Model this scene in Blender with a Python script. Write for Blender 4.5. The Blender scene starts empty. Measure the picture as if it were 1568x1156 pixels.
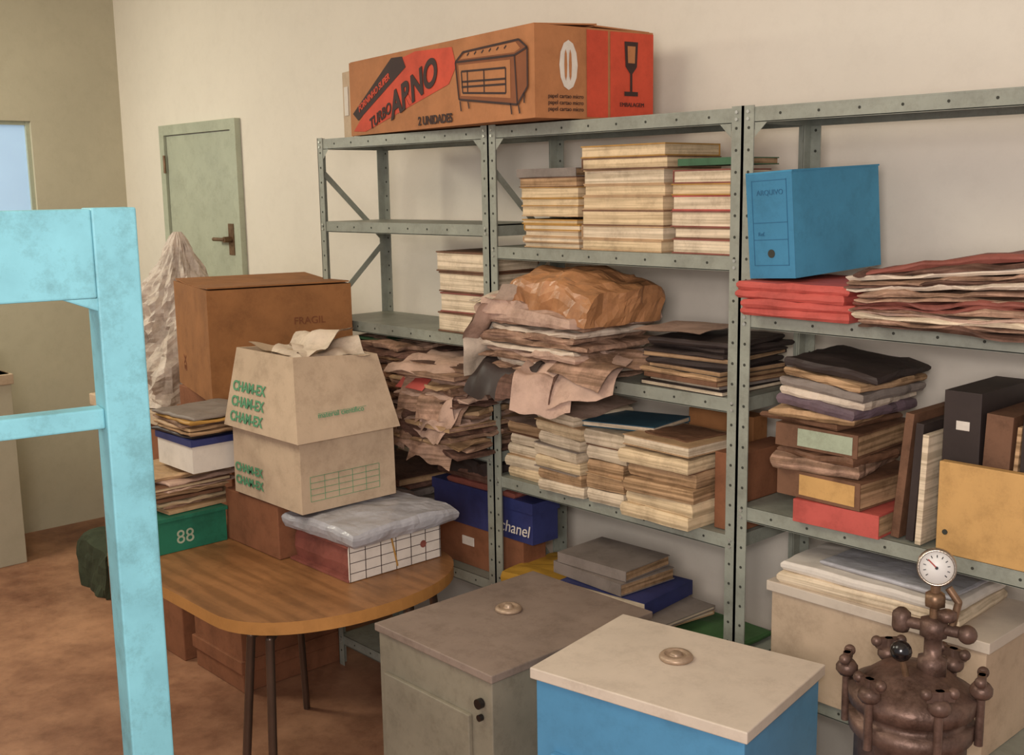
import bpy,math,random
from mathutils import Vector,Matrix,noise
random.seed(11)
scene=bpy.context.scene
def lin(c):
    c=c/255.0
    return c/12.92 if c<=.04045 else ((c+.055)/1.055)**2.4
def C(r,g,b): return (lin(r),lin(g),lin(b),1)
def mat(name,col,rough=.65,var=.18,scale=6,bump=0.0,bscale=40,metal=0,stripe=0,sdir='Z',sscale=60,col2=None,spec=.3,emit=0,grime=0):
    m=bpy.data.materials.new(name); m.use_nodes=True
    nt=m.node_tree; N=nt.nodes; L=nt.links
    p=N['Principled BSDF']; p.inputs['Roughness'].default_value=rough; p.inputs['Metallic'].default_value=metal
    p.inputs['Specular IOR Level'].default_value=spec
    tc=N.new('ShaderNodeTexCoord')
    nz=N.new('ShaderNodeTexNoise'); nz.inputs['Scale'].default_value=scale; nz.inputs['Detail'].default_value=6; nz.inputs['Roughness'].default_value=.65
    L.new(tc.outputs['Object'],nz.inputs['Vector'])
    ramp=N.new('ShaderNodeValToRGB')
    c1=tuple(x*(1-var) for x in col[:3])+(1,) if col2 is None else col2
    c2=tuple(min(1,x*(1+var*.5)) for x in col[:3])+(1,) if col2 is None else col
    ramp.color_ramp.elements[0].position=.32; ramp.color_ramp.elements[1].position=.68
    ramp.color_ramp.elements[0].color=c1; ramp.color_ramp.elements[1].color=c2
    L.new(nz.outputs['Fac'],ramp.inputs['Fac'])
    out=ramp.outputs['Color']
    def mul(out,fac_out,lo,hi,dark):
        r2=N.new('ShaderNodeValToRGB'); r2.color_ramp.elements[0].position=lo; r2.color_ramp.elements[1].position=hi
        r2.color_ramp.elements[0].color=dark; r2.color_ramp.elements[1].color=(1,1,1,1)
        L.new(fac_out,r2.inputs['Fac'])
        mx=N.new('ShaderNodeMixRGB'); mx.blend_type='MULTIPLY'; mx.inputs['Fac'].default_value=1
        L.new(out,mx.inputs['Color1']); L.new(r2.outputs['Color'],mx.inputs['Color2']); return mx.outputs['Color']
    if stripe>0:
        mp=N.new('ShaderNodeMapping')
        sc={'Z':(3,3,sscale*3),'X':(sscale*3,3,3),'Y':(3,sscale*3,3)}[sdir]
        mp.inputs['Scale'].default_value=sc
        L.new(tc.outputs['Object'],mp.inputs['Vector'])
        n2=N.new('ShaderNodeTexNoise'); n2.inputs['Scale'].default_value=1.0; n2.inputs['Detail'].default_value=3
        L.new(mp.outputs['Vector'],n2.inputs['Vector'])
        out=mul(out,n2.outputs['Fac'],.38,.58,(1-stripe,1-stripe*1.05,max(0,1-stripe*1.15),1))
    if grime>0:
        n3=N.new('ShaderNodeTexNoise'); n3.inputs['Scale'].default_value=13; n3.inputs['Detail'].default_value=9; n3.inputs['Roughness'].default_value=.8
        L.new(tc.outputs['Object'],n3.inputs['Vector'])
        out=mul(out,n3.outputs['Fac'],.36,.52,(1-grime,1-grime*1.08,1-grime*1.15,1))
    L.new(out,p.inputs['Base Color'])
    if emit: 
        L.new(out,p.inputs['Emission Color']); p.inputs['Emission Strength'].default_value=emit
    if bump>0:
        bn=N.new('ShaderNodeTexNoise'); bn.inputs['Scale'].default_value=bscale; bn.inputs['Detail'].default_value=4
        L.new(tc.outputs['Object'],bn.inputs['Vector'])
        b=N.new('ShaderNodeBump'); b.inputs['Strength'].default_value=bump; b.inputs['Distance'].default_value=.01
        L.new(bn.outputs['Fac'],b.inputs['Height']); L.new(b.outputs['Normal'],p.inputs['Normal'])
    return m
M={}
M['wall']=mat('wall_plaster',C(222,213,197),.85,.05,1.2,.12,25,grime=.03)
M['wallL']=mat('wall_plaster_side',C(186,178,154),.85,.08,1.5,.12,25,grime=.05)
M['ceil']=mat('ceiling_paint',C(225,220,205),.9,.05)
M['floor']=mat('floor_cement',C(182,136,104),.4,.3,2.0,.1,30,col2=C(106,66,48),grime=.2)
M['doorp']=mat('door_paint',C(174,178,156),.45,.14,3,.05,15,grime=.14)
M['shelf']=mat('shelf_enamel',C(146,148,134),.45,.18,9,.05,60,spec=.4,grime=.2)
M['hole']=mat('hole_dark',C(58,58,50),.8,.1)
M['bolt']=mat('bolt_metal',C(200,200,190),.35,.1,metal=.7)
M['cb']=mat('cardboard_brown',C(174,116,74),.75,.16,7,.1,50,grime=.12)
M['cbd']=mat('cardboard_dark',C(154,104,62),.8,.2,6,.1,50,grime=.18)
M['cbr']=mat('cardboard_red_brown',C(136,88,60),.8,.2,6,.1,50,grime=.2)
M['cbl']=mat('cardboard_light',C(194,170,142),.8,.12,6,.15,30,grime=.16)
M['red']=mat('print_red',C(198,76,52),.7,.18,grime=.14)
M['black']=mat('print_black',C(60,42,38),.7,.2)
M['gprint']=mat('print_green',C(92,150,110),.7,.2)
M['brprint']=mat('print_brown',C(128,76,46),.7,.2)
M['wlabel']=mat('label_white',C(216,206,192),.7,.12,grime=.1)
M['teal']=mat('teal_paint',C(126,186,196),.5,.14,9,.05,20,spec=.25,grime=.24)
M['woodt']=mat('table_wood',C(152,106,66),.4,.22,5,.03,20,stripe=.28,sdir='Y',sscale=12,spec=.35,grime=.2)
M['woode']=mat('table_edge',C(178,126,70),.4,.15,8,grime=.1)
M['legm']=mat('table_leg_metal',C(96,78,66),.3,.2,metal=.6)
M['grey']=mat('oven_grey',C(138,121,108),.55,.18,5,.03,grime=.22)
M['grey2']=mat('oven_grey_side',C(134,126,108),.55,.18,5,.03,grime=.2)
M['white']=mat('oven_white',C(206,191,172),.45,.1,5,grime=.12)
M['oblue']=mat('oven_blue',C(84,142,178),.4,.1,grime=.1)
M['knob']=mat('vent_knob',C(172,148,124),.4,.25,30,metal=.3,grime=.2)
M['pg']=mat('pages_cream',C(224,198,158),.85,.14,9,stripe=.32,sscale=50,grime=.25)
M['pg2']=mat('pages_white',C(226,206,176),.85,.14,9,stripe=.34,sscale=55,grime=.25)
M['pg3']=mat('pages_aged',C(188,152,114),.85,.25,9,stripe=.5,sscale=45,grime=.35)
M['pap']=mat('paper_white',C(216,198,176),.8,.16,12,.2,20,grime=.24)
M['papp']=mat('paper_pinkish',C(192,160,140),.8,.24,10,.3,18,grime=.3)
M['mess']=mat('paper_mess',C(180,144,120),.8,.38,22,.4,25,stripe=.5,sscale=30,grime=.38)
M['mess2']=mat('paper_mess_dark',C(118,86,72),.8,.4,20,.4,25,stripe=.5,sscale=30,grime=.4)
M['kraft']=mat('kraft_paper',C(178,126,84),.36,.28,9,.6,14,spec=.6,grime=.25)
M['cov_b']=mat('cover_brown',C(118,84,62),.6,.3,grime=.35)
M['cov_o']=mat('cover_ochre',C(178,134,68),.6,.2,grime=.2)
M['cov_g']=mat('cover_grey',C(136,124,114),.6,.2,grime=.2)
M['cov_k']=mat('cover_black',C(60,50,46),.5,.3)
M['cov_t']=mat('cover_tan',C(186,152,114),.6,.2,grime=.25)
M['cov_teal']=mat('cover_teal',C(56,92,108),.5,.25,grime=.2)
M['cov_r']=mat('cover_red',C(190,88,78),.55,.18,grime=.2)
M['cov_rb']=mat('cover_redbrown',C(138,80,68),.55,.25,grime=.25)
M['cov_gr']=mat('cover_green',C(66,102,72),.55,.2,grime=.2)
M['cov_p']=mat('cover_mauve',C(112,94,100),.55,.25,grime=.25)
M['navy']=mat('cover_navy',C(50,56,102),.45,.25,grime=.2)
M['ablue']=mat('archive_blue_board',C(72,140,172),.6,.16,4,.05,30,spec=.2,grime=.14)
M['ablue2']=mat('archive_blue_spine',C(66,126,158),.6,.12,4,spec=.2,grime=.14)
M['aline']=mat('archive_print',C(48,98,130),.6,.1)
M['lgreen']=mat('label_green',C(166,174,148),.7,.14,grime=.2)
M['lyel']=mat('label_yellow',C(200,156,96),.7,.15,grime=.2)
M['yel']=mat('board_yellow',C(182,138,52),.6,.2,grime=.15)
M['grn']=mat('board_green',C(74,110,66),.6,.2,grime=.15)
M['gbox']=mat('green_carton',C(40,112,86),.5,.2,grime=.2)
M['plast']=mat('plastic_wrap_grey',C(170,168,170),.3,.18,10,.6,18,spec=.5,grime=.14)
M['crump']=mat('crumpled_sheet',C(198,182,166),.55,.25,14,.9,24,spec=.4,grime=.28)
M['al']=mat('cast_aluminium',C(112,88,76),.45,.45,12,.25,40,metal=.45,grime=.5)
M['brass']=mat('brass_fitting',C(134,106,82),.4,.3,20,metal=.6,grime=.4)
M['chrome']=mat('chrome',C(172,158,142),.25,.1,metal=.8)
M['bake']=mat('bakelite_black',C(22,18,18),.2,.1,spec=.6)
M['dial']=mat('dial_face',C(212,208,200),.4,.04)
M['cloth']=mat('dark_cloth',C(60,66,48),.9,.3,9,.5,20)
M['glass']=mat('daylight_glow_pane',C(170,200,230),.3,.03,emit=.35)  # pane emits its own pale glow in place of sky light behind it
class B:
    def __init__(s,name): s.n=name;s.v=[];s.f=[];s.m=[];s.mats=[];s.sm=[];s.M=Matrix.Identity(4)
    def mi(s,k):
        if k not in s.mats: s.mats.append(k)
        return s.mats.index(k)
    def add(s,vs,fs,k,smooth=False):
        o=len(s.v); s.v+= [s.M@Vector(v) for v in vs]
        i=s.mi(k)
        for f in fs: s.f.append([o+a for a in f]); s.m.append(i); s.sm.append(smooth)
    def box(s,c,sz,k,rz=0,rx=0,ry=0,tp=1.0,tpy=None):
        if tpy is None: tpy=tp
        R=Matrix.Rotation(math.radians(rz),4,'Z')@Matrix.Rotation(math.radians(ry),4,'Y')@Matrix.Rotation(math.radians(rx),4,'X')
        c=Vector(c);vs=[]
        for z in(-.5,.5):
            for x,y in((-.5,-.5),(.5,-.5),(.5,.5),(-.5,.5)):
                t=(tp,tpy) if z>0 else (1,1)
                vs.append(c+R@Vector((x*sz[0]*t[0],y*sz[1]*t[1],z*sz[2])))
        s.add(vs,[(0,3,2,1),(4,5,6,7),(0,1,5,4),(1,2,6,5),(2,3,7,6),(3,0,4,7)],k)
    def bx(s,x0,x1,y0,y1,z0,z1,k): s.box(((x0+x1)/2,(y0+y1)/2,(z0+z1)/2),(x1-x0,y1-y0,z1-z0),k)
    def cyl(s,p0,p1,r,k,n=20,r2=None,smooth=True):
        p0=Vector(p0);p1=Vector(p1); d=(p1-p0).normalized()
        a=d.orthogonal().normalized(); b=d.cross(a); r2=r if r2 is None else r2
        vs=[]
        for p,q in((p0,r),(p1,r2)):
            for i in range(n):
                t=2*math.pi*i/n; vs.append(p+a*math.cos(t)*q+b*math.sin(t)*q)
        s.add(vs,[(i,(i+1)%n,n+(i+1)%n,n+i) for i in range(n)],k,smooth)
        s.add(vs[:n],[tuple(reversed(range(n)))],k); s.add(vs[n:],[tuple(range(n))],k)
    def lathe(s,c,prof,k,n=32,axis=(0,0,1)):
        q=Vector((0,0,1)).rotation_difference(Vector(axis).normalized()); vs=[];fs=[]
        for r,z in prof:
            for i in range(n):
                t=2*math.pi*i/n; vs.append(Vector(c)+q@Vector((r*math.cos(t),r*math.sin(t),z)))
        for j in range(len(prof)-1):
            for i in range(n): fs.append((j*n+i,j*n+(i+1)%n,(j+1)*n+(i+1)%n,(j+1)*n+i))
        fs.append(tuple(range((len(prof)-1)*n,len(prof)*n))); fs.append(tuple(reversed(range(n))))
        s.add(vs,fs,k,True)
    def ball(s,c,r,k,n=16):
        prof=[(max(1e-4,r*math.sin(math.pi*j/8)),-r*math.cos(math.pi*j/8)) for j in range(9)]
        s.lathe(c,prof,k,n)
    def tube(s,pts,r,k,n=10):
        for a,b in zip(pts,pts[1:]): s.cyl(a,b,r,k,n)
        for p in pts[1:-1]: s.ball(p,r,k,n)
    def soft(s,c,sz,k,rz=0,amp=.006,seed=0,n=9,bulge=.25,fr=14,nz=3,tilt=(0,0),tp=1.0):
        R=Matrix.Rotation(math.radians(rz),4,'Z')@Matrix.Rotation(math.radians(tilt[1]),4,'Y')@Matrix.Rotation(math.radians(tilt[0]),4,'X'); c=Vector(c)
        idx={};vs=[];fs=[]
        def V(i,j,l):
            if (i,j,l) in idx: return idx[(i,j,l)]
            u=2*i/n-1;v=2*j/n-1;w=2*l/nz-1
            t=1+(tp-1)*(w+1)/2
            x=u*sz[0]/2*t*(1-.04*w*w*1);y=v*sz[1]/2*t*(1-.04*w*w)
            z=w*sz[2]/2
            if w>0: z*=1-bulge*(.5*abs(u)**3+.5*abs(v)**3)
            p=Vector((x,y,z)); q=(p+Vector((seed*3.1,seed*1.7,seed)))*fr
            d=noise.noise_vector(q)*amp+noise.noise_vector(q*2.7)*amp*.5
            if w<-.99: d.z=abs(d.z)*.3
            p=c+R@(p+d); vs.append(p); idx[(i,j,l)]=len(vs)-1; return idx[(i,j,l)]
        for i in range(n):
            for j in range(n):
                fs.append((V(i,j,nz),V(i+1,j,nz),V(i+1,j+1,nz),V(i,j+1,nz)))
                fs.append((V(i,j,0),V(i,j+1,0),V(i+1,j+1,0),V(i+1,j,0)))
        for l in range(nz):
            for i in range(n):
                fs.append((V(i,0,l),V(i+1,0,l),V(i+1,0,l+1),V(i,0,l+1)))
                fs.append((V(i+1,n,l),V(i,n,l),V(i,n,l+1),V(i+1,n,l+1)))
                fs.append((V(0,i+1,l),V(0,i,l),V(0,i,l+1),V(0,i+1,l+1)))
                fs.append((V(n,i,l),V(n,i+1,l),V(n,i+1,l+1),V(n,i,l+1)))
        s.add(vs,fs,k,False)
    def sheet(s,c,w,d,k,rz=0,amp=.01,seed=0,droop=0,tilt=(0,0),n=12,fr=9):
        R=Matrix.Rotation(math.radians(rz),4,'Z')@Matrix.Rotation(math.radians(tilt[1]),4,'Y')@Matrix.Rotation(math.radians(tilt[0]),4,'X'); c=Vector(c);vs=[];fs=[]
        for i in range(n+1):
            for j in range(n+1):
                x=(i/n-.5)*w;y=(j/n-.5)*d
                z=noise.noise(Vector((x*fr+seed*5,y*fr,seed)))*amp - droop*max(0,(.5-j/n))**2*4
                vs.append(c+R@Vector((x,y,z)))
        for i in range(n):
            for j in range(n):
                a=i*(n+1)+j; fs.append((a,a+n+1,a+n+2,a+1))
        m=len(vs); vs+=[v+Vector((0,0,-.0012)) for v in vs]
        fs+= [tuple(m+q for q in reversed(f)) for f in fs]
        s.add(vs,fs,k,True)
    def book(s,c,sz,cov,pg='pg',rz=0,spine='-y',ct=.0025,rx=0,ry=0):
        w,d,t=sz; old=s.M
        s.M=old@Matrix.Translation(Vector(c))@Matrix.Rotation(math.radians(rz),4,'Z')@Matrix.Rotation(math.radians(ry),4,'Y')@Matrix.Rotation(math.radians(rx),4,'X')
        s.bx(-w/2,w/2,-d/2,d/2,0,ct,cov); s.bx(-w/2,w/2,-d/2,d/2,t-ct,t,cov)
        i=.003;e=.0015
        x0,x1,y0,y1=-w/2+i,w/2-i,-d/2+i,d/2-i
        if spine=='-y': s.bx(-w/2,w/2,-d/2,-d/2+e*1.5,ct,t-ct,cov)
        if spine=='+x': s.bx(w/2-e*1.5,w/2,-d/2,d/2,ct,t-ct,cov)
        if spine=='+y': s.bx(-w/2,w/2,d/2-e*1.5,d/2,ct,t-ct,cov)
        if spine=='-x': s.bx(-w/2,-w/2+e*1.5,-d/2,d/2,ct,t-ct,cov)
        s.bx(x0,x1,y0,y1,ct,t-ct,pg); s.M=old
    def text(s,txt,o,xd,ud,size,k,thick=.0006,shear=0,bold=0):
        cu=bpy.data.curves.new('txt','FONT'); cu.body=txt; cu.size=size; cu.extrude=thick; cu.shear=shear; cu.offset=bold
        cu.align_x='LEFT'
        ob=bpy.data.objects.new('txt',cu); scene.collection.objects.link(ob); bpy.context.view_layer.update()
        me=bpy.data.meshes.new_from_object(ob.evaluated_get(bpy.context.evaluated_depsgraph_get()))
        X=Vector(xd).normalized();U=Vector(ud).normalized();U=(U-X*U.dot(X)).normalized();Nn=X.cross(U)
        mm=Matrix(((X.x,U.x,Nn.x,o[0]),(X.y,U.y,Nn.y,o[1]),(X.z,U.z,Nn.z,o[2]),(0,0,0,1)))
        s.add([mm@v.co for v in me.vertices],[tuple(p.vertices) for p in me.polygons],k)
        bpy.data.objects.remove(ob); bpy.data.curves.remove(cu); bpy.data.meshes.remove(me)
    def poly(s,pts,k): s.add(pts,[tuple(range(len(pts)))],k)
    def fin(s,bevel=0,seg=2):
        xs=[v.x for v in s.v];ys=[v.y for v in s.v];zs=[v.z for v in s.v]
        o=Vector(((min(xs)+max(xs))/2,(min(ys)+max(ys))/2,min(zs)))
        me=bpy.data.meshes.new(s.n); me.from_pydata([v-o for v in s.v],[],s.f)
        for k in s.mats: me.materials.append(M[k])
        for p,i,sm in zip(me.polygons,s.m,s.sm): p.material_index=i; p.use_smooth=sm
        me.update(); ob=bpy.data.objects.new(s.n,me); ob.location=o; scene.collection.objects.link(ob)
        if bevel:
            b=ob.modifiers.new('bevel','BEVEL'); b.width=bevel; b.segments=seg; b.limit_method='ANGLE'; b.angle_limit=math.radians(40)
        return ob
rnd=random.uniform
# ---------------- room
YW=.45; XL=-2.62; WY0,WY1=-1.55,-.04
b=B('wall_back'); b.bx(XL-.1,5.0,YW,YW+.1,0,3.0,'wall'); b.fin()
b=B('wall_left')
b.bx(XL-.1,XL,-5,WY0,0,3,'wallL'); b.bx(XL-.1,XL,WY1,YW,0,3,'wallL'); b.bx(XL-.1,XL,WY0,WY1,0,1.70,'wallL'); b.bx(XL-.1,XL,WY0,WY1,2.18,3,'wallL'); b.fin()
b=B('floor'); b.bx(XL-.1,5.0,-5,YW+.1,-.1,0,'floor'); b.fin()
b=B('ceiling'); b.bx(XL-.1,5.0,-5,YW+.1,3.0,3.1,'ceil'); b.fin()
b=B('window_1')
for i in range(4): y=WY0+i*(WY1-WY0-.02)/3; b.bx(XL-.06,XL-.02,y,y+.02,1.70,2.18,'doorp')
for z in(1.70,2.16): b.bx(XL-.055,XL-.025,WY0,WY1,z,z+.02,'doorp')
b.bx(XL-.045,XL-.040,WY0,WY1,1.70,2.18,'glass')
b.fin()
b=B('door_1')
dx0,dx1,dz=-2.115,-1.33,2.14
b.bx(dx0,dx0+.05,YW-.03,YW-.001,0,dz,'doorp'); b.bx(dx1-.05,dx1,YW-.03,YW-.001,0,dz,'doorp'); b.bx(dx0+.05,dx1-.05,YW-.03,YW-.001,dz-.05,dz,'doorp')
b.bx(dx0+.055,dx1-.055,YW-.016,YW-.001,0.01,dz-.055,'doorp')
b.cyl((dx1-.11,YW-.015,1.575),(dx1-.11,YW-.06,1.575),.014,'brass'); b.cyl((dx1-.11,YW-.055,1.575),(dx1-.22,YW-.055,1.575),.009,'brass')
b.bx(dx1-.135,dx1-.085,YW-.02,YW-.0155,1.50,1.65,'brass')
for z in(.3,1.9): b.cyl((dx0+.052,YW-.034,z),(dx0+.052,YW-.034,z+.09),.007,'brass')
b.fin()
# ---------------- shelving
T=1.98; DP=.29
def unit(x0,x1,levels,braces=True):
    b=B('metal_shelving_unit'); g=.004; fl=.031;th=.003
    x0+=.001;x1-=.001
    for xs,sx in((x0,1),(x1,-1)):
        for ys,sy in((0,1),(DP,-1)):
            b.bx(min(xs,xs+sx*fl),max(xs,xs+sx*fl),min(ys,ys+sy*th),max(ys,ys+sy*th),0,T+.004,'shelf')
            b.bx(min(xs,xs+sx*th),max(xs,xs+sx*th),min(ys,ys+sy*fl),max(ys,ys+sy*fl),0,T+.004,'shelf')
            z=.06
            while z<T-.02:
                cx=xs+sx*fl*.55
                if sy>0: b.cyl((cx,-.0006,z),(cx,.0,z),.0038,'hole',8,smooth=False)
                else: b.cyl((cx,ys-th-.0006,z),(cx,ys-th,z),.0038,'hole',8,smooth=False)
                if sx<0: b.cyl((xs,ys+sy*fl*.55,z),(xs+.0006,ys+sy*fl*.55,z),.0038,'hole',8,smooth=False)
                z+=.052
    for z in levels:
        b.bx(x0+th,x1-th,th,DP-th,z-.004,z,'shelf')
        for y in(th+.0005,DP-th-.003):
            b.bx(x0+th,x1-th,y,y+.0025,z-.036,z,'shelf')
            b.bx(x0+th,x1-th,min(y+.0,y+.012),y+.012,z-.037,z-.034,'shelf')
        for x in(x0+th,x1-th-.0025): b.bx(x,x+.0025,th,DP-th,z-.036,z,'shelf')
        for xs,sx in((x0,1),(x1,-1)):
            for dz in(-.01,-.027): b.cyl((xs+sx*fl*.5,-.004,z+dz),(xs+sx*fl*.5,0,z+dz),.0042,'bolt',8)
        n=9
        for i in range(1,n):
            x=x0+(x1-x0)*i/n; b.cyl((x,th-.0002,z-.018),(x,th+.0006,z-.018),.0035,'hole',8,smooth=False)
    for xs,sx in((x0+.033,1),(x1-.033,-1)):
        z=levels[0]; b.add([(xs,.0015,z-.036),(xs+sx*.035,.0015,z-.036),(xs,.0015,z-.07)],[(0,1,2)],'shelf')
    if braces:
        for x in (x0+.006,x1-.006):
            for (ya,za),(yb,zb) in (((.02,1.86),(DP-.02,1.62)),((DP-.02,1.60),(.02,1.37)),((.02,.9),(DP-.02,.55)),((DP-.02,.55),(.02,.2))):
                d=Vector((0,yb-ya,zb-za)); L=d.length; a=math.degrees(math.atan2(d.z,d.y))
                b.box((x,(ya+yb)/2,(za+zb)/2),(.003,L,.02),'shelf',rx=a)
    return b.fin()
unit(0,.92,[T,1.69,1.343,.985,.56,.12])
unit(.92,1.84,[T,1.625,1.27,.914,.56,.12],braces=False)
unit(1.84,2.76,[T,1.489,1.0,.56,.12],braces=False)
# ---------------- large printed box on top
b=B('appliance_carton')
LX,LY,H=1.09,.42,.245
b.M=Matrix.Translation((1.25,-.12,T+.005))@Matrix.Rotation(math.radians(-8),4,'Z')
b.bx(-LX,0,0,LY,0,H,'cb')
b.box((-LX/2,.11,H+.006),(LX-.01,.215,.004),'cb',rx=3)
b.box((-LX/2,.31,H+.004),(LX-.01,.2,.004),'cb',rx=-2)
e=-.0015
def F(u,v): return (-LX+u*LX,e,v*H)
def S(u,v): return (-e,u*LY,v*H)
b.poly([F(.02,.06),F(.10,.04),F(.60,.50),F(.64,.70),F(.62,.93),F(.42,.97),F(.30,.90)],'red')
e=-.0025
b.poly([F(.02,.30),F(.055,.20),F(.365,.80),F(.345,.94),F(.28,.95)],'black')
e=-.0035
b.text('ARNO',F(.275,.17),(1,0,.33),(-.33,0,1),.108,'black',shear=.25,bold=.004)
b.text('FORNINHO SUPER',F(.065,.31),(1,0,.42),(-.42,0,1),.029,'red',shear=.25,bold=.0008)
b.text('TURBO',F(.135,.06),(1,0,.33),(-.33,0,1),.048,'black',shear=.25,bold=.001)
b.text('2 UNIDADES',F(.43,.05),(1,0,0),(0,0,1),.036,'black',bold=.001)
def line(p,q,w=.005,k='black'):
    P=Vector(F(*p));Q=Vector(F(*q)); d=(Q-P).normalized(); nn=d.cross(Vector((0,1,0)))*w/2
    b.poly([P-nn,Q-nn,Q+nn,P+nn],k)
b.poly([F(*p) for p in [(.64,.74),(.68,.84),(.94,.86),(.975,.76),(.975,.34),(.93,.16),(.655,.30)]],'brprint')
e=-.0042
b.poly([F(*p) for p in [(.655,.70),(.90,.66),(.90,.24),(.665,.34)]],'cb')
b.poly([F(*p) for p in [(.665,.765),(.69,.825),(.925,.84),(.945,.765),(.92,.73)]],'cb')
e=-.005
for p,q in(((.64,.74),(.68,.84)),((.68,.84),(.94,.86)),((.94,.86),(.975,.76)),((.975,.76),(.975,.34)),((.64,.74),(.655,.30)),((.655,.30),(.93,.16)),((.93,.16),(.975,.34)),((.64,.74),(.92,.70)),((.92,.70),(.93,.16)),((.92,.70),(.975,.76)),
    ((.67,.62),(.88,.58)),((.88,.58),(.88,.3)),((.67,.62),(.675,.37)),((.675,.37),(.88,.3)),((.67,.5),(.88,.46)),((.67,.44),(.88,.40)),((.70,.62),(.70,.37)),((.78,.6),(.78,.34)),((.66,.28),(.665,.16)),((.70,.26),(.705,.18)),((.90,.18),(.905,.06)),((.96,.28),(.96,.17)),((.935,.15),(.94,.06))):
    line(p,q,.006)
for i in range(6): line((.70+.035*i,.79),(.71+.035*i,.82),.005)
e=-.0015
b.poly([S(.42,.02),S(.60,.02),S(.60,.98),S(.42,.98)],'red'); b.poly([S(.62,.02),S(1,.02),S(1,.98),S(.62,.98)],'red')
b.poly([S(.27+.075*math.cos(t*math.pi/6),.58+.27*math.sin(t*math.pi/6)) for t in range(12)],'wlabel')
e=-.003
for dx in(-.025,.012): b.poly([S(.27+dx+.012*math.cos(t*math.pi/4),.58+.17*math.sin(t*math.pi/4)) for t in range(8)],'cb')
b.poly([S(.74,.88),S(.86,.88),S(.85,.6),S(.81,.52),S(.79,.52),S(.75,.6)],'black')
b.poly([S(.79,.52),S(.81,.52),S(.81,.32),S(.79,.32)],'black'); b.poly([S(.74,.32),S(.86,.32),S(.86,.27),S(.74,.27)],'black')
e=-.004; b.poly([S(.765,.83),S(.835,.83),S(.83,.64),S(.77,.64)],'cb')
e=-.003
for i in range(3): b.text('papel cartao micro' ,S(.1,.22-.07*i),(0,1,0),(0,0,1),.016,'black')
b.text('EMBALAGEM',S(.70,.15),(0,1,0),(0,0,1),.016,'black')
b.M=b.M@Matrix.Translation((-LX-.012,0,0))
b.box((-.045,.02,H*.45),(.085,.004,H*.92),'cbl',rz=-6); b.box((-.05,.016,H*.5),(.035,.002,H*.4),'wlabel',rz=-6)
b.M=Matrix.Identity(4)
b.fin()
# ---------------- L2 book stacks (z 1.625)
def stack(name,x0,x1,y0,y1,z,zt,covs,tr,pgs,jit=.006,rj=1.5,spines=('+y','-x','+y'),ct=.0035):
    b=B(name)
    while z<zt-.01:
        t=min(rnd(*tr),zt-z+.004)
        b.book(((x0+x1)/2+rnd(-jit,jit),(y0+y1)/2+rnd(-jit,jit),z),(x1-x0+rnd(-jit,jit),y1-y0+rnd(-jit,jit),t),random.choice(covs),random.choice(pgs),rz=rnd(-rj,rj),spine=random.choice(spines),ct=ct)
        z+=t+.0003
    return b
s=stack('book_stack',1.035,1.265,.03,.25,1.6255,1.715,['cov_o','cov_o','cov_t'],(.014,.018),['pg2','pg'])
z=1.716
for t,c_ in((.03,'cov_t'),(.022,'cov_o'),(.032,'cov_o')): s.book((1.15+rnd(-.004,.004),.14,z),(.24,.22,t),c_,'pg',rz=rnd(-2,2),spine='+y'); z+=t
s.book((1.145,.14,z),(.25,.22,.028),'cov_b','pg3',rz=-3,spine='+y'); s.book((1.13,.14,z+.029),(.235,.22,.024),'cov_g','pg3',rz=2,spine='-y')
s.fin()
s=stack('book_stack',1.29,1.585,.02,.26,1.6255,1.905,['cov_t','cov_o','cov_t','cov_b'],(.03,.046),['pg','pg','pg2','pg'],jit=.006,rj=2.2); s.fin()
s=stack('book_stack',1.605,1.80,.03,.19,1.6255,1.845,['cov_rb','cov_o','cov_r','cov_b'],(.028,.042),['pg','pg2','pg'],rj=2.5,jit=.008)
s.book((1.71,.12,1.848),(.19,.17,.018),'cov_gr','pg3',rz=-2,spine='-y'); s.fin()
# ---------------- left unit shelf: four thick books
b=B('book_stack'); z=1.344
for i in range(4):
    b.book((.765+(-.004,.012,.006,-.004)[i],.13,z),(.235,.235,.064),['cov_b','cov_rb','cov_b','cov_b'][i],'pg2',rz=(-2,2,-1,1)[i],spine='+y',ct=.005); z+=.065
b.fin(.0015)
# ---------------- L3 : wrapped bundle
b=B('paper_bundle'); z=1.271
for i in range(9):
    t=rnd(.014,.024)
    b.soft((1.19+rnd(-.02,.02),.07+rnd(-.02,.01),z+t/2),(.42+rnd(-.05,.03),.30,t),random.choice(['mess','papp','pap','mess','papp']),rz=rnd(-7,7),amp=.014,seed=i+2,n=14,fr=10)
    z+=t*.9
b.soft((1.18,.05,z+.012),(.46,.34,.04),'papp',rz=-6,amp=.016,seed=31,n=14,fr=9); z+=.028
b.soft((1.26,.05,z+.045),(.38,.29,.12),'kraft',rz=-4,amp=.024,seed=5,n=18,bulge=.7,fr=9,nz=5,tilt=(0,5))
b.soft((1.10,.03,z+.01),(.22,.26,.05),'papp',rz=12,amp=.025,seed=55,n=12,fr=12,nz=4)
b.sheet((.955,-.03,z-.11),.19,.22,'pap',rz=4,amp=.03,seed=3,tilt=(0,-80),fr=12)
b.sheet((.985,-.05,z-.04),.13,.2,'papp',rz=14,amp=.04,seed=9,tilt=(0,-55),fr=12)
b.sheet((1.05,-.0,z+.05),.2,.24,'pap',rz=-10,amp=.05,seed=12,tilt=(8,-12),fr=12)
b.sheet((1.10,-.10,1.285),.26,.16,'cov_k',rz=-4,amp=.045,seed=15,droop=.07,tilt=(12,0),fr=16)
b.sheet((1.22,-.12,1.275),.20,.12,'mess2',rz=8,amp=.035,seed=25,droop=.06,tilt=(14,0),fr=14)
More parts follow.
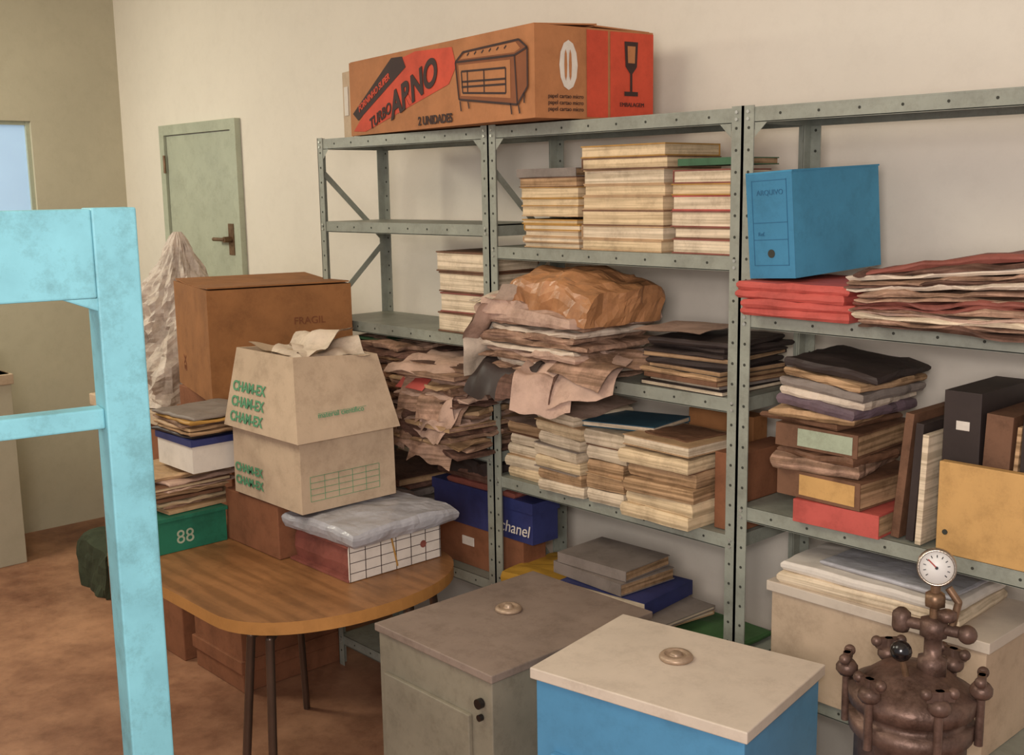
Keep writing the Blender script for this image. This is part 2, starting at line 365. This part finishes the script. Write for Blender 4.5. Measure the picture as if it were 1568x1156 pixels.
b.sheet((1.33,-.06,1.31),.32,.22,'papp',rz=16,amp=.035,seed=14,droop=.07,tilt=(10,-8))
b.sheet((1.28,-.11,1.285),.18,.18,'papp',rz=24,amp=.035,seed=16,droop=.07,tilt=(14,0),fr=14)
b.sheet((1.40,-.03,1.34),.22,.20,'mess',rz=-6,amp=.03,seed=18,droop=.05,tilt=(8,10))
b.fin()
def fpile(name,cx,cy,w,d,z,zt,mats,pg,tr=(.008,.02),rj=6,j=.015,seed=0,amp=.004,tilt=2,pb=.5):
    b=B(name); i=0
    while z<zt:
        t=rnd(*tr)
        if random.random()<pb:
            b.book((cx+rnd(-j,j),cy+rnd(-j,j),z),(w+rnd(-j,j),d+rnd(-j,j),t),random.choice(mats),random.choice(pg),rz=rnd(-rj,rj),spine=random.choice(['-y','+x','+y']),ct=.0015,ry=rnd(-tilt,tilt)*.3)
        else:
            b.soft((cx+rnd(-j,j),cy+rnd(-j,j),z+t/2),(w+rnd(-j,j),d+rnd(-j,j),t),random.choice(mats+pg),rz=rnd(-rj,rj),amp=amp,seed=seed+i,n=10,bulge=.2)
        z+=t; i+=1
    return b
b=fpile('black_folder_stack',1.66,.145,.27,.27,1.271,1.40,['cov_k','cov_k','cov_g','cov_b'],['pg2','pg3'],(.010,.018),rj=7,j=.016,seed=40)
b.sheet((1.60,.10,1.425),.2,.24,'papp',rz=10,amp=.006,seed=3); b.fin()
# ---------------- L4 : paper stacks
def pstack(name,x0,x1,y0,y1,z,zt,seed,covs=('cov_t',),n=6,rj=3,tilt=0):
    b=B(name); t=(zt-z)/n
    for i in range(n):
        b.soft(((x0+x1)/2+rnd(-.008,.008),(y0+y1)/2+rnd(-.01,.01),z+t/2),(x1-x0+rnd(-.012,.012),y1-y0+rnd(-.012,.012),t*1.0),random.choice(['pg','pg2','pg','pg2','pg3']),rz=rnd(-rj,rj),amp=.004,seed=seed+i,n=8,bulge=.12,tilt=(0,tilt*i/n))
        if i%2: b.box(((x0+x1)/2,(y0+y1)/2,z+t),(x1-x0,y1-y0,.0025),random.choice(covs),rz=rnd(-rj,rj),ry=tilt*i/n)
        z+=t
    return b
b=pstack('magazine_stack',.96,1.12,.02,.25,.915,1.09,50,('cov_t','cov_b'),5,4,3); b.sheet((1.04,.12,1.095),.17,.22,'papp',rz=-8,amp=.01,seed=6); b.fin()
b=pstack('magazine_stack',1.135,1.315,-.03,.22,.915,1.16,60,('cov_t','cov_g'),7,4,5)
b.sheet((1.22,.10,1.168),.19,.26,'papp',rz=4,amp=.012,seed=6,tilt=(3,6)); b.fin()
b=pstack('magazine_stack',1.335,1.475,-.02,.21,.915,1.125,70,('cov_t','cov_b'),5,4,2)
b.book((1.42,.10,1.134),(.24,.19,.016),'cov_teal','pg2',rz=8,spine='+y',ry=-2); b.fin()
b=pstack('magazine_stack',1.505,1.735,-.05,.18,.915,1.105,80,('cov_o','cov_b'),5,3)
b.book((1.62,.06,1.112),(.235,.22,.028),'cov_t','pg2',rz=-3,spine='+y')
b.soft((1.62,.07,1.142),(.16,.15,.006),'cov_b',rz=-6,amp=.005,seed=3); b.fin()
b=B('brown_carton'); b.bx(1.75,1.825,.03,.275,.916,1.12,'cbr'); b.bx(1.52,1.74,.21,.275,.916,1.18,'cbd'); b.fin(.002)
# ---------------- level .56 centre
b=B('binder_pile')
b.soft((1.18,.10,.60),(.40,.26,.07),'yel',amp=.006,seed=1,rz=4)
b.soft((1.60,.12,.572),(.38,.26,.02),'grn',amp=.004,seed=2)
b.book((1.38,.08,.59),(.30,.26,.03),'navy','pg2',rz=10,spine='+x'); b.book((1.49,.10,.60),(.26,.22,.012),'cov_t','pg2',rz=-8,spine='+y'); b.book((1.50,.09,.613),(.26,.22,.012),'cov_g','pg2',rz=-2,spine='+y')
b.book((1.40,.08,.628),(.30,.24,.042),'navy','pg2',rz=6,spine='+x'); b.book((1.35,.08,.672),(.28,.22,.035),'cov_g','pg3',rz=-3,spine='-y'); b.book((1.35,.08,.709),(.26,.2,.03),'cov_g','pg3',rz=2,spine='-y')
b.fin()
# ---------------- blue printed box on brown carton
b=B('archive_carton'); b.bx(.58,.995,.05,.15,.5605,.70,'cbr'); b.bx(.70,.76,.046,.05,.63,.66,'wlabel'); b.fin(.002)
b=B('shoe_box'); b.bx(.56,1.045,.045,.155,.7005,.80,'navy'); b.bx(.555,1.05,.04,.16,.80,.835,'navy')
b.text('chanel',(.90,.0375,.725),(1,0,0),(0,0,1),.054,'wlabel',shear=.2); b.soft((.80,.10,.845),(.34,.11,.02),'cov_rb',amp=.006,seed=3); b.fin(.002)
# ---------------- left unit paper mass
b=fpile('paper_pile',.36,.10,.36,.32,.986,1.27,['mess','mess2','mess','papp','cov_b'],['pg3','mess'],(.01,.022),rj=9,j=.035,seed=100,amp=.018,pb=.15)
b.sheet((.26,.10,1.285),.20,.22,'cov_gr',rz=12,amp=.01,seed=4); b.fin()
b=fpile('paper_pile',.76,.05,.33,.38,.986,1.25,['mess','mess2','papp','cov_t','mess'],['pg3','mess'],(.01,.02),rj=9,j=.035,seed=140,amp=.018,pb=.15)
b.sheet((.74,-.02,1.265),.3,.3,'papp',rz=14,amp=.03,seed=8,droop=.03,fr=12); b.sheet((.70,-.14,1.20),.14,.05,'cov_r',amp=.01,seed=2,tilt=(40,0))
for i in range(9): b.sheet((.70+rnd(-.14,.16),-.13,rnd(1.02,1.2)),.16,.12,random.choice(['papp','mess','mess2','mess']),rz=rnd(-25,25),amp=.04,seed=60+i,droop=.05,tilt=(rnd(5,25),rnd(-12,12)),fr=16)
b.fin()
b=fpile('paper_pile',.28,.13,.42,.24,.561,.80,['mess2','cov_k','cov_g','cov_k'],['pg3'],(.015,.03),rj=6,j=.02,seed=170,amp=.01)
b.fin()
b=B('dark_folder_pile'); b.soft((.72,.10,.90),(.34,.10,.06),'cov_k',amp=.015,seed=77,n=12,fr=12); b.soft((.72,.10,.872),(.30,.10,.03),'mess2',amp=.008,seed=78,n=12,fr=12); b.fin()
# ---------------- right unit R1
b=B('red_folder_stack'); z=1.49
for i in range(4):
    b.soft((2.02+rnd(-.01,.01),.10,z+.011),(.30,.30,.022),'cov_r',rz=rnd(-3,3),amp=.004,seed=i+7,n=8,bulge=.15); z+=.02
b.fin()
b=B('document_pile'); z=1.49
for i in range(14):
    t=rnd(.008,.014)
    b.soft((2.41+rnd(-.02,.02),.08,z+t/2+.0),(.44,.32,t),random.choice(['pg2','mess','cov_rb','papp','mess2','pap','mess']),rz=rnd(-6,6),amp=.014,seed=i+200,n=14,fr=9,tilt=(0,-i*.45)); z+=t*.9
b.soft((2.44,.08,z+.01),(.42,.32,.015),'cov_rb',rz=-3,amp=.012,seed=233,n=10,fr=6,tilt=(0,-7)); b.fin()
b=B('archive_box')
b.M=Matrix.Translation((1.95,.0,1.58))@Matrix.Rotation(math.radians(-3),4,'Z')@Matrix.Rotation(math.radians(-3.0),4,'Y')@Matrix.Rotation(math.radians(2),4,'X')
b.bx(-.065,.065,-.02,.33,0,.245,'ablue'); b.bx(-.066,.066,-.0215,-.02,0,.245,'ablue2')
for p in((-.05,.05,.13,.1315),(-.05,.05,.03,.0315),(-.05,.05,.228,.2295),(-.05,.05,.09,.0915)): b.bx(p[0],p[1],-.0225,-.0215,p[2],p[3],'aline')
b.text('ARQUIVO',(-.036,-.0220,.195),(1,0,0),(0,0,1),.017,'aline'); b.text('Ref.',(-.036,-.0220,.10),(1,0,0),(0,0,1),.013,'aline')
b.bx(-.05,-.0487,-.0225,-.0215,.03,.23,'aline'); b.bx(.0487,.05,-.0225,-.0215,.03,.23,'aline')
b.cyl((0,-.0225,.058),(0,-.0215,.058),.010,'hole'); b.bx(-.066,.067,-.022,.332,.245,.249,'ablue'); b.fin(.002)
# ---------------- right unit R2 binders
b=B('binder_stack')
def binder(c,w,d,t,cov,lab=None,rz=0,spine='-y',ry=0,rx=0):
    b.book(c,(w,d,t),cov,'pg3',rz=rz,spine=spine,ct=.004,ry=ry,rx=rx)
    if lab:
        o=b.M; b.M=Matrix.Translation(Vector(c))@Matrix.Rotation(math.radians(rz),4,'Z')@Matrix.Rotation(math.radians(ry),4,'Y')
        b.bx(-w*.22,w*.44,-d/2-.001,-d/2+.0008,t*.12,t*.88,lab); b.M=o
binder((2.125,.12,1.001),.22,.27,.055,'cov_r',rz=2)
binder((2.085,.12,1.058),.23,.26,.065,'cov_b','lyel',rz=-3)
b.soft((2.05,.12,1.142),(.22,.27,.035),'mess',amp=.010,seed=11,rz=8,n=12)
b.soft((2.075,.12,1.165),(.22,.26,.02),'cov_b',amp=.009,seed=12,rz=-4,n=12)
binder((2.065,.12,1.178),.215,.26,.055,'cov_b','lgreen',rz=2,ry=1)
b.soft((2.03,.12,1.243),(.23,.25,.016),'cov_b',rz=-7,amp=.006,seed=41)
b.soft((2.05,.11,1.262),(.22,.26,.022),'pg3',amp=.008,seed=13,rz=4)
b.soft((2.08,.11,1.286),(.22,.26,.026),'cov_p',amp=.008,seed=23,rz=-5,tilt=(0,4)); b.soft((2.08,.11,1.308),(.22,.26,.020),'pap',amp=.008,seed=14,rz=3,tilt=(0,5))
b.soft((2.09,.11,1.330),(.23,.26,.024),'cov_g',amp=.008,seed=15,rz=-3,tilt=(0,5)); b.soft((2.10,.11,1.352),(.22,.26,.020),'pg3',amp=.008,seed=35,rz=-6,tilt=(0,5)); b.soft((2.10,.11,1.376),(.24,.27,.022),'cov_k',amp=.008,seed=16,rz=2,tilt=(0,6)); b.fin()
b=B('binder_row')
b.box((2.275,.14,1.15),(.02,.24,.29),'cov_b',ry=5); b.box((2.305,.14,1.14),(.018,.24,.27),'cov_k',ry=3); b.box((2.33,.13,1.13),(.014,.25,.25),'pg2',ry=2)
x=2.355
for i,(w,h,cov,lab) in enumerate([(.085,.35,'cov_k','wlabel'),(.06,.31,'cov_b',None),(.012,.29,'pg3',None),(.06,.33,'cov_k',None),(.05,.30,'cov_rb',None)]):
    b.box((x+w/2,.16,1.001+h/2+.003),(w-.003,.245,h),cov,ry=(0,2,3,1,2)[i])
    if lab: b.bx(x+.03,x+.06,.0368,.0385,1.27,1.29,lab)
    x+=w+.004
b.fin(.003)
b=B('wooden_board'); b.bx(2.37,2.60,.0,.022,1.001,1.205,'lyel'); b.cyl((2.39,-.002,1.05),(2.39,.0,1.05),.006,'hole',12); b.fin(.002)
# ---------------- white carton w/ papers
b=B('white_carton'); b.bx(1.96,2.50,-.01,.27,.561,.83,'cbl'); b.bx(1.95,2.51,-.02,.275,.81,.835,'white'); 
b.soft((2.2,.12,.850),(.46,.26,.03),'pg2',amp=.003,seed=3,rz=2,bulge=.1); b.soft((2.2,.12,.878),(.45,.25,.026),'wlabel',amp=.003,seed=5,rz=0,bulge=.2); b.soft((2.24,.12,.898),(.34,.2,.012),'plast',amp=.002,seed=6,rz=-2); b.fin(.002)
# ---------------- ovens
b=B('drying_oven')
b.bx(1.26,1.69,-.70,-.16,.06,.70,'grey2'); b.bx(1.252,1.698,-.708,-.152,.70,.72,'grey')
for x in(1.29,1.66):
    for y in(-.66,-.2): b.cyl((x,y,0),(x,y,.06),.02,'legm')
b.bx(1.29,1.62,-.712,-.70,.15,.60,'grey2'); b.cyl((1.60,-.73,.38),(1.60,-.73,.46),.008,'chrome'); b.cyl((1.60,-.73,.39),(1.60,-.7,.39),.006,'chrome');b.cyl((1.60,-.73,.45),(1.60,-.7,.45),.006,'chrome')
b.cyl((1.655,-.702,.64),(1.655,-.715,.64),.012,'bake'); b.cyl((1.655,-.702,.605),(1.655,-.712,.605),.008,'bake')
b.lathe((1.43,-.41,.72),[(.034,0),(.036,.006),(.03,.012),(.024,.013),(.024,.008),(.012,.008),(.010,.018),(.001,.019)],'knob')
b.fin(.004)
b=B('drying_oven')
b.M=Matrix.Translation((2.04,-.475,0))@Matrix.Rotation(math.radians(10),4,'Z')
b.bx(-.245,.245,-.18,.18,.06,.755,'oblue'); b.bx(-.255,.255,-.19,.19,.755,.78,'white')
b.bx(-.2,.16,-.195,-.18,.15,.60,'oblue'); b.cyl((.13,-.215,.35),(.13,-.215,.45),.008,'chrome');b.cyl((.13,-.215,.36),(.13,-.18,.36),.006,'chrome');b.cyl((.13,-.215,.44),(.13,-.18,.44),.006,'chrome')
for x in(-.21,.21):
    for y in(-.15,.15): b.cyl((x,y,0),(x,y,.06),.02,'legm')
b.lathe((-.02,.03,.78),[(.036,0),(.038,.007),(.032,.013),(.024,.014),(.024,.009),(.014,.009),(.012,.016),(.001,.017)],'knob')
b.fin(.004)
# ---------------- autoclave with gauge
b=B('autoclave'); ax,ay=2.515,-.36
k=.76; dz=-.012
b.lathe((ax,ay,0),[(r_*k,max(0,z_+dz)) for r_,z_ in [(.12,0),(.125,.03),(.125,.1),(.135,.12),(.135,.77),(.15,.78),(.15,.81),(.135,.81),(.135,.83),(.152,.832),(.154,.86),(.13,.87),(.09,.895),(.04,.905),(.001,.907)]],'al',40)
for i in range(6):
    t=math.radians(20+60*i); x=ax+.160*k*math.cos(t);y=ay+.160*k*math.sin(t)
    b.cyl((x,y,.76),(x,y,.90),.008,'al'); b.lathe((x,y,.855),[(.015,0),(.021,.008),(.021,.018),(.014,.028),(.001,.029)],'al',10)
    b.box((x,y,.890),(.052,.012,.02),'al',rz=math.degrees(t)+90); 
    dx,dy=-math.sin(t)*.025,math.cos(t)*.025
    b.ball((x+dx,y+dy,.894),.011,'al'); b.ball((x-dx,y-dy,.894),.011,'al')
gx,gy=2.545,-.345
b.cyl((gx,gy,.87),(gx,gy,1.06),.009,'brass'); b.lathe((gx,gy,.885),[(.028,0),(.028,.03),(.017,.035),(.017,.07),(.026,.075),(.026,.105),(.012,.11)],'al',8)
b.cyl((gx-.06,gy-.01,.975),(gx+.05,gy+.01,.975),.011,'al'); b.lathe((gx-.06,gy-.01,.955),[(.014,0),(.018,.01),(.018,.035),(.008,.045)],'al',8); b.ball((gx+.06,gy+.01,.975),.018,'al')
b.lathe((gx,gy,1.015),[(.012,0),(.02,.004),(.02,.024),(.012,.03)],'brass',6)
b.tube([(gx+.03,gy+.01,.98),(gx+.038,gy+.015,1.03),(gx+.02,gy+.01,1.055)],.007,'brass'); b.lathe((gx+.03,gy-.012,1.0),[(.014,0),(.018,.006),(.018,.016),(.01,.02)],'al',8)
b.cyl((gx-.02,gy-.05,.87),(gx-.028,gy-.065,.93),.006,'brass'); b.ball((gx-.028,gy-.067,.940),.02,'bake')
v=Vector((3.495-gx,-2.279-gy,.35)).normalized(); gc=Vector((gx,gy,1.093))
b.lathe(gc-v*.015,[(.032,0),(.035,.005),(.035,.026),(.031,.030),(.031,.024),(.001,.024)],'chrome',32,v)
b.lathe(gc-v*.015,[(.030,.023),(.030,.0255),(.001,.0256)],'dial',32,v)
b.cyl(gc+v*.0115,gc+v*.0115+Vector((-.012,-.010,.016)),.0012,'cov_r',6); b.cyl(gc+v*.010,gc+v*.013,.003,'bake',10)
sx=v.cross(Vector((0,0,1))).normalized(); su=sx.cross(v)
for i in range(11):
    t=math.radians(-40+26*i); q=gc+v*.011+sx*.024*math.cos(t)+su*.024*math.sin(t); b.cyl(q,q-(q-gc-v*.011)*.2,.0009,'bake',5)
b.fin()
# ---------------- table
b=B('wooden_table')
def outline(x0,x1,y0,y1,r,n=14,rl=.12):
    pts=[]
    cy=(y0+y1)/2; hy=(y1-y0)/2
    for i in range(2*n+1):
        t=-math.pi/2+math.pi*i/(2*n)
        pts.append((x1-r+r*abs(math.cos(t))**.85,cy+hy*math.sin(t)))
    for i in range(n+1):
        t=math.pi/2+math.pi/2*i/n; pts.append((x0+rl+rl*math.cos(t),y1-rl+rl*math.sin(t)))
    for i in range(n+1):
        t=math.pi+math.pi/2*i/n; pts.append((x0+rl+rl*math.cos(t),y0+rl+rl*math.sin(t)))
    return pts
o=outline(.15,1.165,-.97,-.22,.28); n=len(o)
top=[(x,y,.72) for x,y in o]; bot=[(x,y,.686) for x,y in o]
b.add(top,[tuple(range(n))],'woodt'); b.add(bot,[tuple(reversed(range(n)))],'woodt')
b.add(bot+top,[(i,(i+1)%n,n+(i+1)%n,n+i) for i in range(n)],'woode')
for pts in ([(.98,-.80,.69),(1.03,-.88,.66),(1.05,-.91,.0)],[(.98,-.80,.69),(.97,-.90,.66),(.91,-.93,.0)],[(1.0,-.45,.69),(1.10,-.48,.66),(1.16,-.52,0)],[(1.0,-.45,.69),(1.05,-.36,.66),(1.08,-.30,0)],
            [(.32,-.80,.69),(.27,-.88,.66),(.24,-.9,0)],[(.32,-.40,.69),(.27,-.34,.66),(.24,-.30,0)]):
    b.tube(pts,.012,'legm')
b.bx(.32,1.0,-.80,-.78,.65,.686,'legm'); b.bx(.32,1.0,-.45,-.43,.65,.686,'legm')
b.fin()
b=B('small_brown_box'); b.bx(.345,.655,-.62,-.30,.721,.885,'cbr'); b.fin(.003)
b=B('ring_binder')
b.bx(.665,.965,-.59,-.26,.721,.728,'cov_rb'); b.soft((.812,-.42,.775),(.285,.31,.095),'cov_rb',amp=.004,seed=3,n=7,bulge=.05); b.bx(.665,.965,-.59,-.26,.82,.828,'cov_rb')
b.bx(.962,.968,-.585,-.26,.722,.828,'wlabel')
for i in range(7): y=-.585+.0535*i; b.bx(.968,.9688,y,y+.0025,.722,.828,'black')
for z in(.745,.775,.805): b.bx(.968,.9688,-.585,-.26,z,z+.002,'black')
b.cyl((.966,-.325,.775),(.9695,-.325,.775),.011,'cov_rb',14); b.box((.9695,-.43,.775),(.001,.006,.09),'cov_o',rx=12)
b.fin(.001)
b=B('plastic_package'); b.soft((.842,-.42,.858),(.34,.38,.056),'plast',amp=.010,seed=9,n=18,bulge=.6,fr=9,nz=4,rz=3); b.fin()
b=B('cardboard_box')
b.box((.62,-.465,.998),(.38,.33,.21),'cbl',tp=.99)
b.text('CHAM-EX',(.445,-.6335,.925),(1,0,0),(0,0,1),.036,'gprint',bold=.001); b.text('CHAM-EX',(.445,-.6335,.965),(1,0,0),(0,0,1),.036,'gprint',bold=.001)
for i in range(5): b.bx(.8095,.8112,-.60,-.36,.925+i*.018,.9262+i*.018,'gprint')
for i in range(6): b.bx(.8095,.8112,-.60+i*.048,-.599+i*.048,.925,.997,'gprint')
b.fin(.003)
b=B('cardboard_box')
cz=1.104
def wallq(p0,p1,q0,q1,k='cbl'):
    P=[Vector(p) for p in(p0,p1,q1,q0)]; nn=(P[1]-P[0]).cross(P[3]-P[0]).normalized()*-.005
    b.add(P+[p+nn for p in P],[(0,1,2,3),(7,6,5,4),(0,4,5,1),(1,5,6,2),(2,6,7,3),(3,7,4,0)],k)
bt=[(.42,-.65,cz),(.835,-.65,cz),(.835,-.295,cz),(.42,-.295,cz)]
tt=[(.45,-.61,cz+.235),(.765,-.61,cz+.235),(.772,-.325,cz+.215),(.46,-.325,cz+.22)]
for i in range(4): wallq(bt[i],bt[(i+1)%4],tt[i],tt[(i+1)%4])
b.poly([bt[3],bt[2],bt[1],bt[0]],'cbl'); b.poly([(x*1,y,z-.03) for x,y,z in tt],'cbl')
sl=.04/.235
for j in range(3):
    dzz=.02+.045*j
    b.text('CHAM-EX',(.455,-.65+sl*dzz-.0025,cz+dzz),(1,0,0),(0,sl,1),.042,'gprint',bold=.001)
P0=Vector(bt[1]);P1=Vector(bt[2]);P2=Vector(tt[1]); xd=(P1-P0).normalized(); ud=(P2-P0); nn=xd.cross(ud).normalized()
for q,tx in ((.26,'material cientifico'),(.32,'_______________')):
    oo=P0+xd*.07+ud*q+nn*.003; b.text(tx,tuple(oo),tuple(xd),tuple(ud),.022,'gprint')
b.sheet((.60,-.45,cz+.245),.2,.24,'pap',rz=30,amp=.05,seed=4,fr=12,tilt=(14,-10)); b.sheet((.66,-.42,cz+.225),.20,.2,'pap',rz=-20,amp=.05,seed=6,fr=12,tilt=(0,8)); b.sheet((.55,-.5,cz+.225),.16,.16,'cbl',rz=10,amp=.03,seed=7,tilt=(-8,5))
b.sheet((.72,-.40,cz+.21),.06,.12,'cov_gr',rz=0,amp=.02,seed=7)
b.fin()
# items on left part of table
b=B('green_carton'); b.bx(.155,.36,-.87,-.63,.721,.82,'gbox'); b.bx(.15,.365,-.875,-.625,.82,.832,'gbox')
b.text('88',(.3605,-.80,.745),(0,1,0),(0,0,1),.06,'lgreen'); 
b.fin(.002)
b=fpile('magazine_stack',.20,-.72,.26,.24,.834,.945,['cov_t','mess','papp','cov_b'],['pg','pg3'],(.006,.012),rj=9,j=.02,seed=300,amp=.008); b.fin()
b=B('file_stack')
b.bx(.17,.40,-.75,-.51,.962,1.045,'wlabel'); b.bx(.165,.405,-.755,-.505,1.045,1.065,'navy'); z=1.066
for i in range(6):
    t=.012; b.soft((.28+rnd(-.02,.02),-.63,z+t/2),(.24,.25,t),['cov_k','pg3','cov_t','mess','cov_o','cov_g'][i],rz=rnd(-6,6),amp=.006,seed=320+i,n=8); z+=t*.95
b.fin()
b=B('moving_box')
b.M=Matrix.Translation((-.105,-.20,1.10))@Matrix.Rotation(math.radians(75),4,'Z')
b.bx(-.25,.25,-.265,.265,0,.38,'cbd')
b.box((0,.12,.383),(.49,.26,.005),'cbd',rx=2); b.box((0,-.13,.383),(.49,.26,.005),'cbd',rx=-2)
b.text('FRAGIL',(0.04,-.2665,.25),(1,0,0),(0,0,1),.035,'brprint'); b.text('este lado',(.05,-.2665,.2),(1,0,0),(0,0,1),.028,'brprint')
b.text('EX',(-.251,.12,.06),(0,0,1),(0,1,0),.05,'brprint')
b.fin(.004)
b=B('packing_crate'); b.box((-.20,-.19,.55),(.36,.42,1.098),'cbr',rz=0)
for z in(.1,.55,1.0): b.box((-.20,-.19,z),(.38,.44,.05),'cbr')
b.fin(.003)
b=B('storage_box'); b.bx(-1.12,-.44,-.42,.10,0,.93,'cbr'); b.bx(-1.13,-.43,-.44,.12,.93,.98,'cbl'); b.fin(.004)
b=B('crumpled_sheet_bundle')
vs=[];fs=[];n=72;m=40;c0=Vector((-.80,-.16,.985))
for j in range(m+1):
    w=j/m
    for i in range(n):
        t=2*math.pi*i/n
        rr=(.36*(1-w)**.85+.02)*(1+.3*noise.noise(Vector((math.cos(t)*2,math.sin(t)*2,w*4)))+.22*noise.noise(Vector((math.cos(t)*6,math.sin(t)*6,w*9)))+.14*noise.noise(Vector((math.cos(t)*14,math.sin(t)*14,w*20))))
        vs.append(c0+Vector((rr*math.cos(t)*.92-.0,rr*math.sin(t)*.7,w*.66)))
for j in range(m):
    for i in range(n): fs.append((j*n+i,j*n+(i+1)%n,(j+1)*n+(i+1)%n,(j+1)*n+i))
fs.append(tuple(range(m*n,(m+1)*n))); b.add(vs,fs,'crump',False); b.fin()
b=B('cloth_bag'); b.soft((-1.45,-.24,.13),(.30,.26,.26),'cloth',amp=.03,seed=4,n=12,bulge=.5,fr=7,nz=5); b.fin()
b=B('plinth'); b.bx(-2.45,-2.12,-.72,-.42,0,.95,'wallL'); b.bx(-2.46,-2.11,-.73,-.41,.90,.95,'cbl'); b.fin(.003)
b=B('plastic_bag'); b.soft((-2.29,-.57,1.03),(.26,.22,.15),'crump',amp=.05,seed=8,n=12,bulge=.7,fr=7,nz=5); b.soft((-2.27,-.57,1.14),(.16,.12,.10),'cbr',amp=.04,seed=18,n=10,bulge=.7,fr=7,nz=5); b.fin()
# ---------------- teal wooden frame
b=B('painted_wooden_stand')
b.M=Matrix.Translation((1.825,-1.555,0))@Matrix.Rotation(math.radians(80),4,'Z')
W=.066;TH=.07;ZT=1.78
b.bx(-W/2,W/2,0,TH,0,ZT,'teal')
b.bx(-.66,-.66+W,0,TH,0,ZT,'teal')
b.bx(-.66+W,-W/2,.002,TH-.002,ZT-.135,ZT-.0015,'teal')
b.bx(-.66+W,-W/2,.012,TH-.02,1.442,1.474,'teal'); b.bx(-.66+W,-W/2,.012,TH-.02,.5,.54,'teal')
b.add([(-W/2,.003,ZT-.135),(-W/2-.05,.003,ZT-.135),(-W/2,.003,ZT-.155),(-W/2,TH-.003,ZT-.135),(-W/2-.05,TH-.003,ZT-.135),(-W/2,TH-.003,ZT-.155)],[(0,1,2),(5,4,3),(1,4,5,2)],'teal')
b.fin(.003)
# ---------------- camera
f,pitch,roll,yaw=1728.97,.1668,-.0159,.8286
fw=Vector((-math.sin(yaw)*math.cos(pitch),math.cos(yaw)*math.cos(pitch),-math.sin(pitch)))
r=Vector((math.cos(yaw),math.sin(yaw),0)); u=r.cross(fw)
r2=r*math.cos(roll)+u*math.sin(roll); u2=-r*math.sin(roll)+u*math.cos(roll)
cam=bpy.data.cameras.new('camera'); co=bpy.data.objects.new('camera',cam); scene.collection.objects.link(co)
co.matrix_world=Matrix(((r2.x,u2.x,-fw.x,3.4949),(r2.y,u2.y,-fw.y,-2.2786),(r2.z,u2.z,-fw.z,1.8006),(0,0,0,1)))
cam.sensor_fit='HORIZONTAL'; cam.sensor_width=36; cam.lens=36*f/1568; cam.clip_start=.05
scene.camera=co
# ---------------- lights
def area(name,loc,tgt,size,en,col,sy=None):
    l=bpy.data.lights.new(name,'AREA'); l.energy=en; l.color=col; l.size=size
    if sy: l.shape='RECTANGLE'; l.size_y=sy
    o=bpy.data.objects.new(name,l); scene.collection.objects.link(o); o.location=loc
    o.rotation_euler=(Vector(tgt)-Vector(loc)).to_track_quat('-Z','Y').to_euler(); return o
area('ceiling_light',(1.0,-1.9,2.9),(.8,-.6,0),1.2,33,(1,.93,.78))
area('shelf_fill_light',(3.7,-3.0,2.0),(1.6,0,1.3),.8,56,(1,.91,.88))  # fill lamp added behind the camera to brighten the shelf wall
area('camera_flash',(3.56,-2.36,1.95),(1.3,0,1.3),.10,11,(1,.94,.92))
area('window_light',(-2.0,-1.7,2.6),(-1.5,-.4,0),.7,42,(1,.96,.80))
w=bpy.data.worlds.new('world'); scene.world=w; w.use_nodes=True
bg=w.node_tree.nodes['Background']; bg.inputs[0].default_value=(.92,.88,.92,1); bg.inputs[1].default_value=.5
scene.view_settings.view_transform='Standard'
